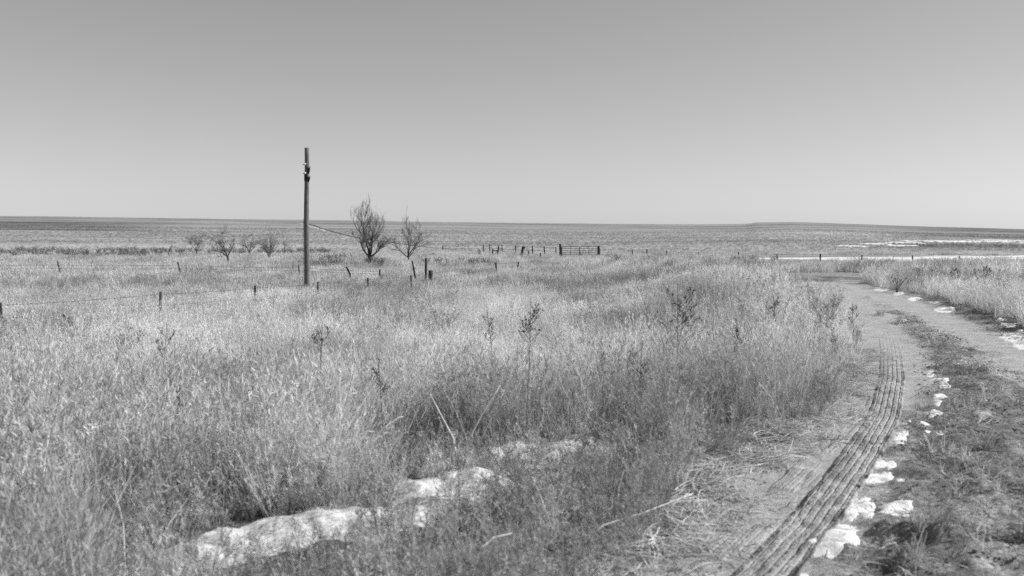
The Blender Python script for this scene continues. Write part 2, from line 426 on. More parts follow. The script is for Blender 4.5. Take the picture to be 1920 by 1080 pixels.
sp([(1698, 789, 10, 4)], 'small low snow scrap touching the right side of the tyre track')
sp([(1687, 818, 13, 13), (1696, 806, 9, 5)], 'wedge shaped snow patch hugging the right edge of the deep tyre track', .04)
sp([(1733, 796, 9, 3)], 'thin snow fleck on soil right of the small scrap at the tyre track', .018)
sp([(1739, 812, 6, 3)], 'tiny round snow fleck, left one of a pair on dark soil', .018)
sp([(1762, 812, 8, 4.5)], 'little round snow spot, right one of a pair on dark soil', .02)
sp([(1650, 866, 15, 8), (1669, 868, 12, 8)], 'two lobed snow patch just above the widest mid track cluster', .04)
sp([(1636, 890, 22, 10), (1662, 888, 14, 9)], 'lumpy snow patch pressed against the tyre track with a smaller one at its right', .05)
sp([(1687, 902, 15, 5)], 'small flat snow patch at the right end of the lumpy patch', .03)
sp([(1594, 950, 16, 17), (1618, 942, 22, 13), (1628, 962, 12, 9)], 'broad lumpy snow patch touching the track above the biggest patch', .05)
sp([(1680, 951, 33, 13)], 'smooth bean shaped snow patch standing alone on the dark soil', .05)
sp([(1575, 1000, 32, 24), (1530, 1015, 38, 22), (1598, 1015, 14, 12), (1560, 1030, 20, 9)], 'biggest snow patch, half run over by the tyre at the bottom', .05)
sp([(1668, 1020, 16, 6), (1650, 1026, 8, 4)], 'thin broken snow strip on dark soil right of the biggest patch', .025)
sp([(1506, 1072, 9, 5)], 'tiny snow lump inside the tyre track near the bottom edge', .03)
G2 = 'snow scraps under the right grass edge'
for b, l in [([(1653, 541, 15, 3.5)], 'snow scrap at the far tip of the right grass edge'),
             ([(1683, 550, 9, 2.5)], 'small snow scrap below the right grass, second from the far tip'),
             ([(1715, 560, 13, 2.8)], 'long thin snow scrap below the right grass, third from the far tip'),
             ([(1752, 567, 9, 2)], 'slim snow scrap below the right grass, fourth from the far tip'),
             ([(1770, 580, 19, 4.5)], 'wide snow scrap lying out on the wet road shoulder'),
             ([(1876, 602, 9, 2.5)], 'small snow scrap just above the big patches at the right frame edge'),
             ([(1890, 611, 16, 4)], 'oval snow scrap over the big patch at the right frame edge'),
             ([(1905, 630, 28, 9), (1930, 645, 30, 9)], 'large snow patch cut off by the right frame edge')]:
    snow(b, .04, l, group=G2)
G3 = 'snow drifts in the foreground grass'
snow([(385, 1046, 80, 19), (450, 1022, 85, 26), (530, 1000, 85, 26), (610, 985, 90, 30), (670, 976, 70, 26), (690, 992, 60, 22)], .12, 'longest snow drift, lying low in grass at the lower left', 'snow_drift', 'snow drift', G3, res=.015, rag=.8, nsc=4)
snow([(800, 928, 70, 30), (870, 914, 85, 30)], .19, 'bright clean snow drift crossed by a thin dark stalk', 'snow_drift', 'snow drift', G3, res=.012, rag=.7, nsc=3)
snow([(778, 962, 38, 20)], .10, 'small snow lump between the longest drift and the bright one', 'snow_drift', 'snow drift', G3, res=.012, rag=.35, nsc=5)
snow([(850, 884, 65, 22), (905, 866, 65, 22)], .14, 'snow drift behind the bright one, under the pale broken stalk', 'snow_drift', 'snow drift', G3, res=.012, rag=.8, nsc=3)
snow([(985, 856, 75, 26), (1060, 850, 85, 24), (1110, 852, 60, 18)], .14, 'rightmost snow drift, half buried in straw below tall weeds', 'snow_drift', 'snow drift', G3, res=.012, rag=.9, nsc=3)
# distant snow left in the hollows
snow([(1960, 486, 150, 7), (1790, 486, 130, 5.5), (1660, 485.5, 110, 3.2), (1540, 485, 110, 1.6), (1440, 485, 70, 1.0)], .08, None, 'distant_snow', kind='structure', res=.2, rag=.9, nsc=.35, hill=True)
snow([(1850, 453.5, 45, .5), (1700, 456, 30, .5), (1775, 453, 40, .5), (1640, 458, 30, .5), (1935, 456, 30, .6), (1600, 462, 26, .5), (1690, 461.5, 26, .4), (1895, 451.5, 50, .45)], .25, None, 'distant_snow', kind='structure', res=.4, rag=2.3, nsc=.25, hill=True)
snow([(591, 426.2, 2.5, .4), (596, 427.8, 3, .45), (600, 429.2, 3, .45), (604, 430.5, 3, .45), (608, 431.9, 3, .5)], .12, None, 'distant_snow', kind='structure', res=.5, rag=.5, nsc=.1, hill=True)

# ------------------------------------------------------------------ vegetation carpets (stuff): variants inside the object's own mesh, scattered by geometry nodes
def v_tuft(n, h0, h1, rad, w, lean=.35, curl=.5, sub=.3):
    b = MB(); a = RNG.random(n) * 2 * np.pi; r = rad * RNG.random(n) ** .6
    P0 = np.stack([np.cos(a) * r * .6, np.sin(a) * r * .6, np.full(n, -.06)], 1)
    H = h0 + (h1 - h0) * RNG.random(n) ** 1.2; L = H * lean * (.3 + RNG.random(n)); a2 = a + RNG.normal(0, .7, n)
    D = np.stack([np.cos(a2), np.sin(a2)], 1)
    P2 = P0.copy(); P2[:, :2] += D * L[:, None]; P2[:, 2] += H
    P1 = P0.copy(); P1[:, :2] += D * (L * (1 - curl))[:, None] * .5; P1[:, 2] += H * (.55 + .25 * RNG.random(n))
    P1 += RNG.normal(0, .16, (n, 3)) * H[:, None] * curl
    b.rib(P0, P1, P2, w, w * .9, w * .25)
    return b
def v_plume(n, h0, h1, rad, w, hw):
    b = v_tuft(n, h0, h1, rad, w, .22, .5)
    V, Q = b.arr(); tips = V.reshape(n, 4, 2, 3)[:, 3].mean(1); pre = V.reshape(n, 4, 2, 3)[:, 2].mean(1); d = tips - pre; d /= np.linalg.norm(d, axis=1)[:, None]
    m = 7; t = np.repeat(tips, m, 0); dd = np.repeat(d, m, 0)
    o = RNG.random((n * m, 1)) * .16; j = RNG.normal(0, .35, (n * m, 3)); dirs = dd + j; dirs /= np.linalg.norm(dirs, axis=1)[:, None]
    s = t - dd * o; e = s + dirs * (.025 + .035 * RNG.random((n * m, 1)))
    b.rib(s, (s + e) / 2, e, hw * .5, hw, hw * .3, 3)
    return b
def v_weed(nst, h, spread, w, bits, bw, seed_len=.03):
    """branched wiry weed: stems, side branches, many small bits"""
    b = MB()
    S0 = []; S1 = []; S2 = []
    for _ in range(nst):
        a = RNG.random() * 6.283; l = spread * (.2 + RNG.random()); H = h * (.6 + .4 * RNG.random())
        p0 = np.array([0, 0, -.05]); p2 = np.array([math.cos(a) * l, math.sin(a) * l, H]); p1 = np.array([p2[0] * .2, p2[1] * .2, H * .6])
        S0.append(p0); S1.append(p1); S2.append(p2)
    S0, S1, S2 = map(np.array, (S0, S1, S2)); b.rib(S0, S1, S2, w * 1.5, w * 1.2, w * .5)
    nb = 7
    k = np.repeat(np.arange(nst), nb); t = .3 + .65 * RNG.random(len(k)); t = t[:, None]
    p = (1 - t) ** 2 * S0[k] + 2 * t * (1 - t) * S1[k] + t * t * S2[k]
    a = RNG.random(len(k)) * 6.283; ln = h * (.35 * (1.15 - t[:, 0])) * (.4 + RNG.random(len(k)))
    e = p + np.stack([np.cos(a) * ln * .7, np.sin(a) * ln * .7, ln * .75], 1)
    mid = (p + e) / 2 - np.array([0, 0, 1]) * (ln * .1)[:, None]
    b.rib(p, mid, e, w * .8, w * .6, w * .3, 3)
    kk = RNG.integers(0, len(k), bits); t = RNG.random((bits, 1)) * .85 + .15
    q = p[kk] * (1 - t) + e[kk] * t; dv = RNG.normal(0, 1, (bits, 3)); dv[:, 2] = np.abs(dv[:, 2]); dv /= np.linalg.norm(dv, axis=1)[:, None]
    e2 = q + dv * seed_len * (.5 + RNG.random((bits, 1)))
    b.rib(q, (q + e2) / 2, e2, bw * .5, bw, bw * .4, 3)
    return b
def v_litter(n, rad, w, ln):
    b = MB(); a = RNG.random(n) * 6.283; r = rad * RNG.random(n) ** .5; c = np.stack([np.cos(a) * r, np.sin(a) * r, .01 + .05 * RNG.random(n) ** 2], 1)
    d = RNG.random(n) * 6.283; l = ln * (.4 + RNG.random(n)); v = np.stack([np.cos(d) * l, np.sin(d) * l, RNG.normal(0, .12, n) * l], 1) / 2
    m = c + RNG.normal(0, .02, (n, 3)); b.rib(c - v, m, c + v, w, w, w * .5, 4)
    return b
def v_clods(n, rad, s):
    b = MB()
    for _ in range(n):
        a = RNG.random() * 6.283; r = rad * math.sqrt(RNG.random()); q = s * (.3 + RNG.random() ** 3 * 1.6)
        v = np.array([[x, y, z] for x in (-1, 1) for y in (-1, 1) for z in (-1, 1)], float); v /= np.linalg.norm(v, axis=1)[:, None]
        v = v * q * (.7 + .6 * RNG.random((8, 1))); v[:, 2] *= .6
        b.add(v + np.array([math.cos(a) * r, math.sin(a) * r, q * .15]), [(0, 1, 3, 2), (4, 6, 7, 5), (0, 4, 5, 1), (2, 3, 7, 6), (0, 2, 6, 4), (1, 5, 7, 3)])
    return b

def scatter(name, variants, mat, P, scl, tone, tilt=.12, label=None):
    """P: world points; result: one object whose copies are instances of its own variant meshes"""
    Vs, Qs, va = [], [], []; n = 0
    for k, b in enumerate(variants):
        V, Q = b.arr(); Vs.append(V); Qs.append(Q + n); n += len(V); va.append(np.full(len(V), k))
    N = len(P); Vs.append(P); va.append(np.full(N, -1))
    z = lambda a: np.concatenate([np.zeros(n), a])
    rot = np.zeros((n + N, 3)); rot[n:, 2] = RNG.random(N) * 6.283; rot[n:, :2] = RNG.normal(0, tilt, (N, 2))
    pick = np.concatenate([np.zeros(n), RNG.integers(0, len(variants), N)]).astype(int)
    me = mesh(name, np.concatenate(Vs), np.concatenate(Qs), mat, False,
              dict(var=np.concatenate(va).astype(int), rot=rot, scl=z(scl), tone=z(tone), pick=pick))
    o = link(name, me); tag(o, label, None, None, 'stuff')
    ng = bpy.data.node_groups.new(name, 'GeometryNodeTree')
    ng.interface.new_socket('Geometry', in_out='INPUT', socket_type='NodeSocketGeometry'); ng.interface.new_socket('Geometry', in_out='OUTPUT', socket_type='NodeSocketGeometry')
    nn = ng.nodes.new; gi = nn('NodeGroupInput'); go = nn('NodeGroupOutput'); L = ng.links.new
    def na(nm, ty): x = nn('GeometryNodeInputNamedAttribute'); x.data_type = ty; x.inputs['Name'].default_value = nm; return [s for s in x.outputs if s.enabled and s.name == 'Attribute'][0]
    def eq(k, nm='var'):
        c = nn('FunctionNodeCompare'); c.data_type = 'INT'; c.operation = 'EQUAL'
        ins = [s for s in c.inputs if s.enabled]; L(na(nm, 'INT'), ins[0]); ins[1].default_value = k; return c.outputs[0]
    def sep(geo, k, nm='var'):
        s = nn('GeometryNodeSeparateGeometry'); s.domain = 'POINT'; L(geo, s.inputs['Geometry']); L(eq(k, nm), s.inputs['Selection']); return s.outputs['Selection']
    pts = sep(gi.outputs[0], -1); join = nn('GeometryNodeJoinGeometry')
    for k in range(len(variants)):
        iop = nn('GeometryNodeInstanceOnPoints'); L(sep(pts, k, 'pick'), iop.inputs['Points']); L(sep(gi.outputs[0], k), iop.inputs['Instance'])
        L(na('rot', 'FLOAT_VECTOR'), iop.inputs['Rotation']); L(na('scl', 'FLOAT'), iop.inputs['Scale']); L(iop.outputs[0], join.inputs[0])
    L(join.outputs[0], go.inputs[0])
    md = o.modifiers.new('scatter', 'NODES'); md.node_group = ng
    return o

def pts_fan(y0, y1, dens, u0=-.62, u1=.62, pad=1.5):
    """random ground points in the view wedge (and a margin) between two depths"""
    xm0, xm1 = u0 * y1 - pad, u1 * y1 + pad
    n = int((xm1 - xm0) * (y1 - y0) * dens)
    x = RNG.uniform(xm0, xm1, n); y = RNG.uniform(y0, y1, n)
    k = (x > u0 * y - pad) & (x < u1 * y + pad)
    return x[k], y[k]
def grass_mask(x, y, soft=.35):
    j = (fbm(x * 1.3, y * 1.3, 3) - .5)
    left = x < xedge(y) - .12 + j * soft * 2
    right = (x > right_edge(y) + .05 + j * .5) 
    cross = (y > Y_X0 - .3) & (y < Y_X1 + j * 1.5) & (x > xedge(y) - 1.5)
    return (left | right | (y > Y_X1)) & ~cross
# zones of low tangled growth near the lower edge of the picture and round the drifts
DR = [(at(365, 1048), .35, .22), (at(770, 955), .3, .22), (at(420, 1028), .7, .30), (at(520, 1003), .7, .30), (at(640, 978), .7, .30), (at(850, 915), .5, .36), (at(880, 872), .5, .34), (at(1030, 850), .6, .50), (at(1110, 850), .5, .42)]
def hole(x, y):
    m = np.zeros(np.shape(x))
    for c, a, b in DR: m = np.maximum(m, 1 - ss(.75, 1.15, np.sqrt(((x - c[0]) / a) ** 2 + ((y - c[1] + .03) / b) ** 2)))
    return m
def front(x, y):    # in front of the drifts only low growth stands
    lim = np.interp(x, [-2.4, -1.5, -.5, .2, .9, 1.6], [4.0, 5.7, 6.9, 8.1, 7.8, 7.6])
    return ((y < lim) & (x > -2.3)).astype(float)
def near_drift(x, y):
    m = np.zeros(np.shape(x))
    for c, a, b in DR: m = np.maximum(m, 1 - ss(.9, 1.9, np.sqrt(((x - c[0]) / (a + .1)) ** 2 + ((y - c[1] + .1) / (b + .25)) ** 2)))
    return m
def patchy(x, y): return fbm(x * .22 + 5, y * .13, 4)
def edge_d(x, y): return xedge(y) - x

# tuft variants
def mk(): 
    fine = [v_tuft(50, .15, .62, .22, .0056, .6, .8) for _ in range(4)] + [v_plume(24, .3, .78, .17, .0042, .009) for _ in range(4)] + [v_weed(6, .58, .26, .005, 150, .0105, .034) for _ in range(4)]
    mid = [v_tuft(70, .15, .58, .30, .0065, .5, .8) for _ in range(4)] + [v_plume(26, .3, .72, .24, .0055, .010) for _ in range(3)] + [v_weed(7, .56, .3, .006, 170, .0105, .036) for _ in range(3)]
    far = [v_tuft(42, .16, .5, .42, .024, .4) for _ in range(3)] + [v_plume(16, .2, .55, .38, .018, .032) for _ in range(2)]
    return fine, mid, far
fine, mid, far = mk()
def pack(x, y, sc, zo=-.02):
    return np.stack([x, y, surf(x, y) + zo], 1), sc
def height_scale(x, y):
    e = edge_d(x, y); left = e > 0
    s = np.where(left, .95 + .25 * ss(.0, 1.2, e) , 1.25)
    s = s * (.55 + .95 * patchy(x, y))
    return s
def tone_at(x, y):
    p = fbm(x * .5 + 50, y * .22, 4)
    t = .80 + 1.0 * (p - .35)
    t = t - .16 * ss(.54, .66, fbm(x * .35 + 9, y * .16 + 30, 4))
    return np.clip(t, .5, 1.06)
# near
x, y = pts_fan(3.0, 13.5, 50, -.7, .7); k = grass_mask(x, y) & (fbm(x * 2.3, y * 2.3 + 11, 2) < .62); x, y = x[k], y[k]
h_ = hole(x, y); k = (RNG.random(len(x)) > h_ * 1.25) & (RNG.random(len(x)) > front(x, y) * .1); x, y = x[k], y[k]
s = height_scale(x, y) * RNG.uniform(.4, 1.15, len(x)) * (1 - .52 * front(x, y)) * (1 - .45 * near_drift(x, y)); P, s = pack(x, y, s)
scatter('grass_near', fine, M_straw, P, s, tone_at(x, y) * RNG.uniform(.70, 1.18, len(x)), .24, 'dry pale prairie grass filling the foreground left of the road')
x, y = pts_fan(13.5, 46, 15, -.62, .62); k = grass_mask(x, y); x, y = x[k], y[k]
s = height_scale(x, y) * RNG.uniform(.45, 1.2, len(x)); P, s = pack(x, y, s)
scatter('grass_middle', mid, M_straw, P, s, tone_at(x, y) * 1.16, .2, 'dry pale prairie grass across the middle of the field')
x, y = pts_fan(46, 150, 3.6, -.62, .62); k = grass_mask(x, y); x, y = x[k], y[k]
s = height_scale(x, y) * RNG.uniform(.6, 1.2, len(x)) * 1.05 * (1 - .35 * ss(100, 150, y)); P, s = pack(x, y, s)
k = ~((y > 84) & (y < 128) & (x / y > .22 + .05 * fbm(x * .1, y * .1, 3))); s = s * np.where((x / y > .22) & (y > 50), .85, 1)
scatter('grass_far', far, M_straw, P[k], s[k], tone_at(x, y)[k], .12, 'dry pale prairie grass in the far half of the field')
x, y = pts_fan(150, 420, .32, -.6, .6); P, s = pack(x, y, RNG.uniform(.5, 1.0, len(x)))
al = fields(x, y)[0]
scatter('grass_hillside', far[:3], M_straw, P, s, np.clip(al / .53, .22, .9) * RNG.uniform(.88, 1.1, len(x)), .12, 'short grass covering the rising hillside')
# wiry dark weeds mixed in
wv = [v_weed(7, .75, .34, .006, 130, .013, .04) for _ in range(4)]
x, y = pts_fan(4, 60, 2.2); pz = fbm(x * .35 + 9, y * .16 + 30, 4); k = grass_mask(x, y) & (RNG.random(len(x)) < 1.3 * ss(.47, .62, pz) + .06 + .75 * (np.abs(edge_d(x, y) - 1.7) < 1.7) + .6 * (y < 6.5)); x, y = x[k], y[k]
k = RNG.random(len(x)) > hole(x, y); x, y = x[k], y[k]
P, s = pack(x, y, (1 + .3 * ss(12, 20, y)) * RNG.uniform(.5, 1.05, len(x)) * (1 - .6 * front(x, y)) * (1 - .4 * near_drift(x, y)))
scatter('weed_undergrowth', wv, M_weed, P, s, RNG.uniform(.7, 1.2, len(x)), .1, 'wiry grey weeds mixed through the grass')
ps = [v_tuft(3, .4, .9, .1, .0065, .55, .4) for _ in range(5)] + [v_tuft(2, .3, .6, .1, .011, 1.3, .2) for _ in range(2)]
x, y = pts_fan(3.8, 20, 1.7); k = grass_mask(x, y) & (hole(x, y) < .5); x, y = x[k], y[k]
P, s = pack(x, y, RNG.uniform(.5, 1.1, len(x)) * (1 - .45 * front(x, y)))
scatter('pale_stems', ps, plant_mat('pale_stem', .6, .8, .15), P, s, RNG.uniform(.75, 1.1, len(x)), .35, 'thick pale broken stems scattered through the foreground grass')
# low tangle at the bottom edge
x, y = pts_fan(3.5, 9, 75); k = ((front(x, y) > 0) | (near_drift(x, y) > .3)) & grass_mask(x, y) & (RNG.random(len(x)) > hole(x, y) * .86); x, y = x[k], y[k]
P, s = pack(x, y, RNG.uniform(.15, .58, len(x)) * (1 - .4 * hole(x, y)))
scatter('tangled_undergrowth', wv, M_weed, P, s, RNG.uniform(.3, 1.7, len(x)), .25, 'low tangled weeds in front of the snow drifts')
# flattened straw on verges
x, y = pts_fan(4.5, 16, 60); e = edge_d(x, y); k = (e < .9) & (e > -.45 - .5 * (fbm(x, y, 3) - .5)) & (RNG.random(len(x)) < ss(-.6, .1, e) * ss(1.0, .2, e) + .1); x, y, e = x[k], y[k], e[k]
P, s = pack(x, y, RNG.uniform(.6, 1.2, len(x)), .0)
scatter('straw_litter', [v_litter(30, .22, .006, .22) for _ in range(4)], M_litter, P, s, RNG.uniform(.7, 1.15, len(x)), .05, 'flattened straw along the left edge of the dirt road')
# rough dark centre of the road: clods and short dead grass
def midmask(x, y):
    dl, wl, _ = dist_pl(x, y, LR, LRw); dr, wr, _ = dist_pl(x, y, RR, RRw); m, c = in_road(x, y)
    return m & (dl > wl * .95) & (dr > wr * .95)
x, y = pts_fan(4.5, 24, 26, 0, .62); k = midmask(x, y); x, y = x[k], y[k]
for q_ in ((1680, 951, .42), (1668, 951, .42), (1687, 902, .3), (1754, 778, .33), (1760, 750, .35), (1755, 705, .35), (1600, 1000, .4), (1560, 1005, .4), (1610, 950, .35), (1655, 885, .36), (1660, 866, .34), (1687, 818, .3)):
    c_ = at(q_[0], q_[1]); kk_ = np.hypot(x - c_[0], y - c_[1]) > q_[2]; x, y = x[kk_], y[kk_]
P, s = pack(x, y, RNG.uniform(.6, 1.3, len(x)), .0)
scatter('road_clods', [v_clods(44, .28, .0085) for _ in range(5)], plain('soil_clods', .2, .95, 0, 30, .6), P, s, np.ones(len(x)), .0, 'crumbled soil and gravel on the rough middle of the road')
x, y = pts_fan(4.5, 20, 9, 0, .62); m_, c_ = in_road(x, y); x, y = x[m_], y[m_]
P, s = pack(x, y, RNG.uniform(.35, .8, len(x)), .003)
scatter('road_grit', [v_clods(22, .4, .006) for _ in range(4)], plain('grit', .34, .95, 0, 30, .4), P, s, np.ones(len(x)), .0, 'loose grit on the pale wheel ruts')
x, y = pts_fan(4.5, 34, 26, 0, .62); k = midmask(x, y) & (fbm(x * 3.6 + 2, y * 4.2, 4) > .50); x, y = x[k], y[k]
sx = np.concatenate([RNG.normal(c[0], c[2] * .8, 9) for c in SOD]); sy = np.concatenate([RNG.normal(c[1], c[2] * .8, 9) for c in SOD]); n0 = len(x); x = np.append(x, sx); y = np.append(y, sy)
sz = np.append(RNG.uniform(.08, .24, n0), RNG.uniform(.12, .3, len(sx)))
for q_ in ((1680, 951, .26), (1687, 902, .1), (1762, 812, .1), (1754, 778, .16), (1760, 750, .2), (1755, 705, .25), (1668, 1022, .12), (1733, 796, .1), (1739, 812, .08), (1600, 1000, .25), (1610, 950, .2), (1660, 880, .2)):
    c_ = at(q_[0], q_[1]); c2 = at(q_[0], q_[1] + 6); kk_ = (np.hypot(x - c_[0], y - c_[1]) > q_[2]) & (np.hypot(x - c2[0], y - c2[1] + .08) > q_[2] * .9); x, y, sz = x[kk_], y[kk_], sz[kk_]
P, s = pack(x, y, sz, 0)
scatter('road_grass', [v_tuft(14, .25, .7, .45, .030, .9, .9) for _ in range(4)] + [v_litter(14, .5, .032, .6) for _ in range(2)], M_litter, P, s, RNG.uniform(.35, 1.35, len(x)), .5, 'short trampled grass on the rough middle of the road')
x, y = pts_fan(4.5, 34, 14, 0, .62); k = midmask(x, y); x, y = x[k], y[k]
P, s = pack(x, y, RNG.uniform(.3, .7, len(x)), 0)
scatter('road_straw', [v_litter(12, .3, .011, .14) for _ in range(3)], M_litter, P, s, RNG.uniform(.35, .8, len(x)), .03, 'bits of straw strewn over the dark road soil')
# dark brush bands in the distance
def brush(rects, dens, name, label, h=1.0):
    X, Y = [], []
    for (pa, pb, D0, D1) in rects:
        n = int((pb - pa) / F * (D0 + D1) / 2 * (D1 - D0) * dens); yy = RNG.uniform(D0, D1, n); xx = (RNG.uniform(pa, pb, n) - CX) / F * yy
        k = RNG.random(n) < ss(.38, .55, fbm(xx * .2, yy * .2, 3)); X.append(xx[k]); Y.append(yy[k])
    x = np.concatenate(X); y = np.concatenate(Y); P, s = pack(x, y, RNG.uniform(.5, 1.1, len(x)) * h)
    scatter(name, [v_weed(9, .95, .6, .018, 130, .035, .06) for _ in range(4)], M_brush, P, s, RNG.uniform(.7, 1.3, len(x)), .1, label)
brush([(-300, 300, 120, 150), (300, 620, 132, 145), (600, 720, 90, 110), (770, 870, 92, 106), (700, 860, 60, 66), (880, 930, 85, 95), (1140, 1170, 95, 102)], .75, 'distant_brush', 'dark low brush in a band behind the small bare trees')
brush([(1180, 1460, 66, 90), (1420, 1640, 57, 62), (1640, 1760, 57, 62)], .35, 'verge_brush', 'dark twiggy brush beyond the crossing track', .8)
brush([(1640, 1980, 33, 42)], .25, 'roadside_brush', 'dark seed headed brush in the grass right of the road', .9)

# ------------------------------------------------------------------ individual weeds
def seed_weed(px, top, D, label, spread=.45, nb=9, seeds=260, dark=True, sd=1, sl=.05, name='dried_weed', stemdark=True, seedw=.012, lo=.35):
    global RNG
    keep = RNG; RNG = np.random.default_rng(sd)
    b0 = spot(px, D); H = zrow(top, D) - b0[2]
    root = bpy.data.objects.new(name, None); C.objects.link(root); root.location = b0; tag(root, label, 'weed', 'tall dried weeds standing above the grass')
    m = MB(); lean = RNG.normal(0, .05, 2)
    stem = [np.array([lean[0] * t * t * H, lean[1] * t * t * H, H * t - .05]) for t in np.linspace(0, .93, 8)]
    m.tube(stem, np.linspace(.008, .003, 8), 5)
    bt = []; ends = []
    for i in range(nb):
        t = lo + (.9 - lo) * i / nb; p = stem[0] * (1 - t) + stem[-1] * t; a = RNG.random() * 6.283 if i % 2 else (0 if RNG.random() < .5 else math.pi) + RNG.normal(0, .5)
        l = spread * H * (1.15 - .65 * t) * RNG.uniform(.7, 1.1)
        e = p + np.array([math.cos(a) * l * .62, math.sin(a) * l * .62, l * .72]); md = (p + e) / 2 + np.array([math.cos(a), math.sin(a), 0]) * l * .1 - np.array([0, 0, l * .08])
        pts = [(1 - q) ** 2 * p + 2 * q * (1 - q) * md + q * q * e for q in np.linspace(0, 1, 5)]
        bt.append([(pts, np.linspace(.004, .002, 5))])
        bid = i; ends.append((pts[2], e, l, i)); 
        for _ in range(3):
            q = RNG.uniform(.3, .85); s_ = p * (1 - q) + e * q; dv = RNG.normal(0, 1, 3); dv[2] = abs(dv[2]) + .5; dv /= np.linalg.norm(dv); e2 = s_ + dv * l * .3
            bt[-1].append(([s_, e2], [.0025, .0015])); ends.append((s_ * .4 + e2 * .6, e2, l * .3, i))
    ends.append((stem[-3], stem[-1] + np.array([0, 0, .07 * H]), .3, nb))
    eid = np.array([e[3] for e in ends])
    k = RNG.integers(0, len(ends), seeds); A = np.array([e[0] for e in ends])[k]; B = np.array([e[1] for e in ends])[k]
    q = RNG.random((seeds, 1)) ** .7; s_ = A * (1 - q) + B * q; dv = RNG.normal(0, 1, (seeds, 3)) + (B - A) / (np.linalg.norm(B - A, axis=1)[:, None] + 1e-6) * 1.3; dv /= np.linalg.norm(dv, axis=1)[:, None]
    e2 = s_ + dv * sl * RNG.uniform(.4, 1, (seeds, 1)); 
    m.build('stem', M_greystalk if stemdark else M_palestalk, root); 
    for i in range(nb + 1):
        w_ = eid[k] == i
        sb = MB(); [sb.tube(a, b, 4, False) for a, b in (bt[i] if i < nb else [([stem[-2], ends[-1][1]], [.004, .002])])]
        if w_.any(): sb.rib(s_[w_], ((s_ + e2) / 2)[w_], e2[w_], seedw * .6, seedw, seedw * .3, 3)
        sb.build('seed_head', M_darkseed if dark else M_greystalk, root)
    RNG = keep
seed_weed(1270, 525, 13.5, 'tall spreading weed with drooping dark seed clusters, biggest in the grass near the road', .42, 11, 420, True, 21, .05, lo=.4)
seed_weed(992, 548, 14, 'bushy dark weed with a forked tangled head in the middle of the field', .26, 12, 420, True, 33, .045, lo=.6)
seed_weed(926, 562, 15, 'slim weed with black dotted seed heads left of the bushy dark weed', .16, 9, 110, True, 8, .022, seedw=.02, lo=.62)
seed_weed(1383, 590, 12.5, 'upright weed with blackish clotted stem at the road side of the field', .14, 10, 260, True, 5, .035, lo=.35)
seed_weed(600, 596, 13, 'low weed with two angled dark twigs below the wooden pole', .3, 6, 120, True, 14, .05, lo=.7)
seed_weed(305, 590, 14, 'weed forked into a wide V under the thick leaning fence post', .3, 6, 130, True, 17, .045, lo=.55)
seed_weed(124, 578, 24, 'short dense dark weed near the left end of the wire fence', .22, 10, 260, True, 19, .06, lo=.45)
seed_weed(512, 548, 33, 'grey weed between the thin steel fence post and the wooden pole', .35, 9, 160, False, 23, .07, lo=.4)
seed_weed(1200, 640, 10, 'faint grey weed left of the tall spreading one', .3, 8, 170, False, 25, .04, lo=.45)
seed_weed(1600, 560, 17, 'grey weed at the bend where the grass meets the road', .3, 8, 160, False, 31, .04, lo=.4)
seed_weed(1455, 545, 18, 'grey bushy weed in front of the far bend of the road', .3, 10, 240, False, 35, .05, lo=.35)
seed_weed(718, 660, 10, 'small dark weed left of centre above the snow drifts', .18, 8, 150, True, 41, .035, lo=.6)
seed_weed(335, 690, 9, 'blackish upright weed low in the left grass', .14, 8, 120, True, 43, .03, lo=.6)
seed_weed(1790, 497, 36, 'dark seeded weed in the right grass beside another', .34, 9, 160, True, 51, .09, seedw=.03, lo=.45)
seed_weed(1850, 494, 37, 'tallest dark seeded weed in the right grass near the frame edge', .34, 9, 170, True, 53, .09, seedw=.03, lo=.45)
# bare stalks
def stalk(pts, r, mat, label, cat='stalk'):
    """pts: (px, row, D)"""
    P = [np.array([(px - CX) / F * D, D, zrow(py, D)]) for px, py, D in pts]
    P[0][2] = min(P[0][2], float(T(P[0][0], P[0][1])) - .03)
    base = P[0].copy(); m = MB(); Q = []
    for a, b in zip(P[:-1], P[1:]): Q += [a * (1 - t) + b * t for t in (0, .34, .67)]
    Q.append(P[-1]); Q = np.array(Q) - base
    m.tube(Q, np.linspace(r, r * .5, len(Q)), 6, wob=.25)
    o = m.build('bare_stalk', mat, None, base, True); tag(o, label, cat, 'bare stalks by the snow drifts')
stalk([(868, 850, 7.9), (876, 828, 7.9), (905, 775, 7.9), (938, 722, 7.9)], .009, M_palestalk, 'pale thick stalk slanting right above the snow drift')
stalk([(862, 850, 8.0), (850, 822, 8.0), (825, 775, 8.1), (806, 738, 8.1)], .009, M_palestalk, 'pale broken stalk slanting left above the snow drift')
stalk([(863, 1010, 6.3), (862, 960, 6.3), (860, 900, 6.3), (859, 850, 6.3)], .004, M_darkseed, 'thin dark stalk standing in front of the bright snow drift')
stalk([(1150, 1000, 6.2), (1156, 960, 6.2), (1160, 915, 6.2), (1170, 880, 6.2)], .006, M_palestalk, 'pale curved stalk by the road in front of the rightmost drift')
stalk([(985, 760, 9), (990, 720, 9), (993, 680, 9), (990, 640, 9)], .004, M_darkseed, 'fine dark stalk right above the pale slanting stalks')
stalk([(1075, 1020, 5.9), (1130, 985, 6.0), (1210, 960, 6.2), (1300, 925, 6.5)], .006, M_palestalk, 'long pale stalk lying over the trampled verge')
stalk([(880, 1080, 5.4), (900, 1030, 5.4), (925, 1008, 5.5), (960, 1000, 5.6)], .007, M_palestalk, 'pale bent stalk at the bottom edge below the thin dark one')

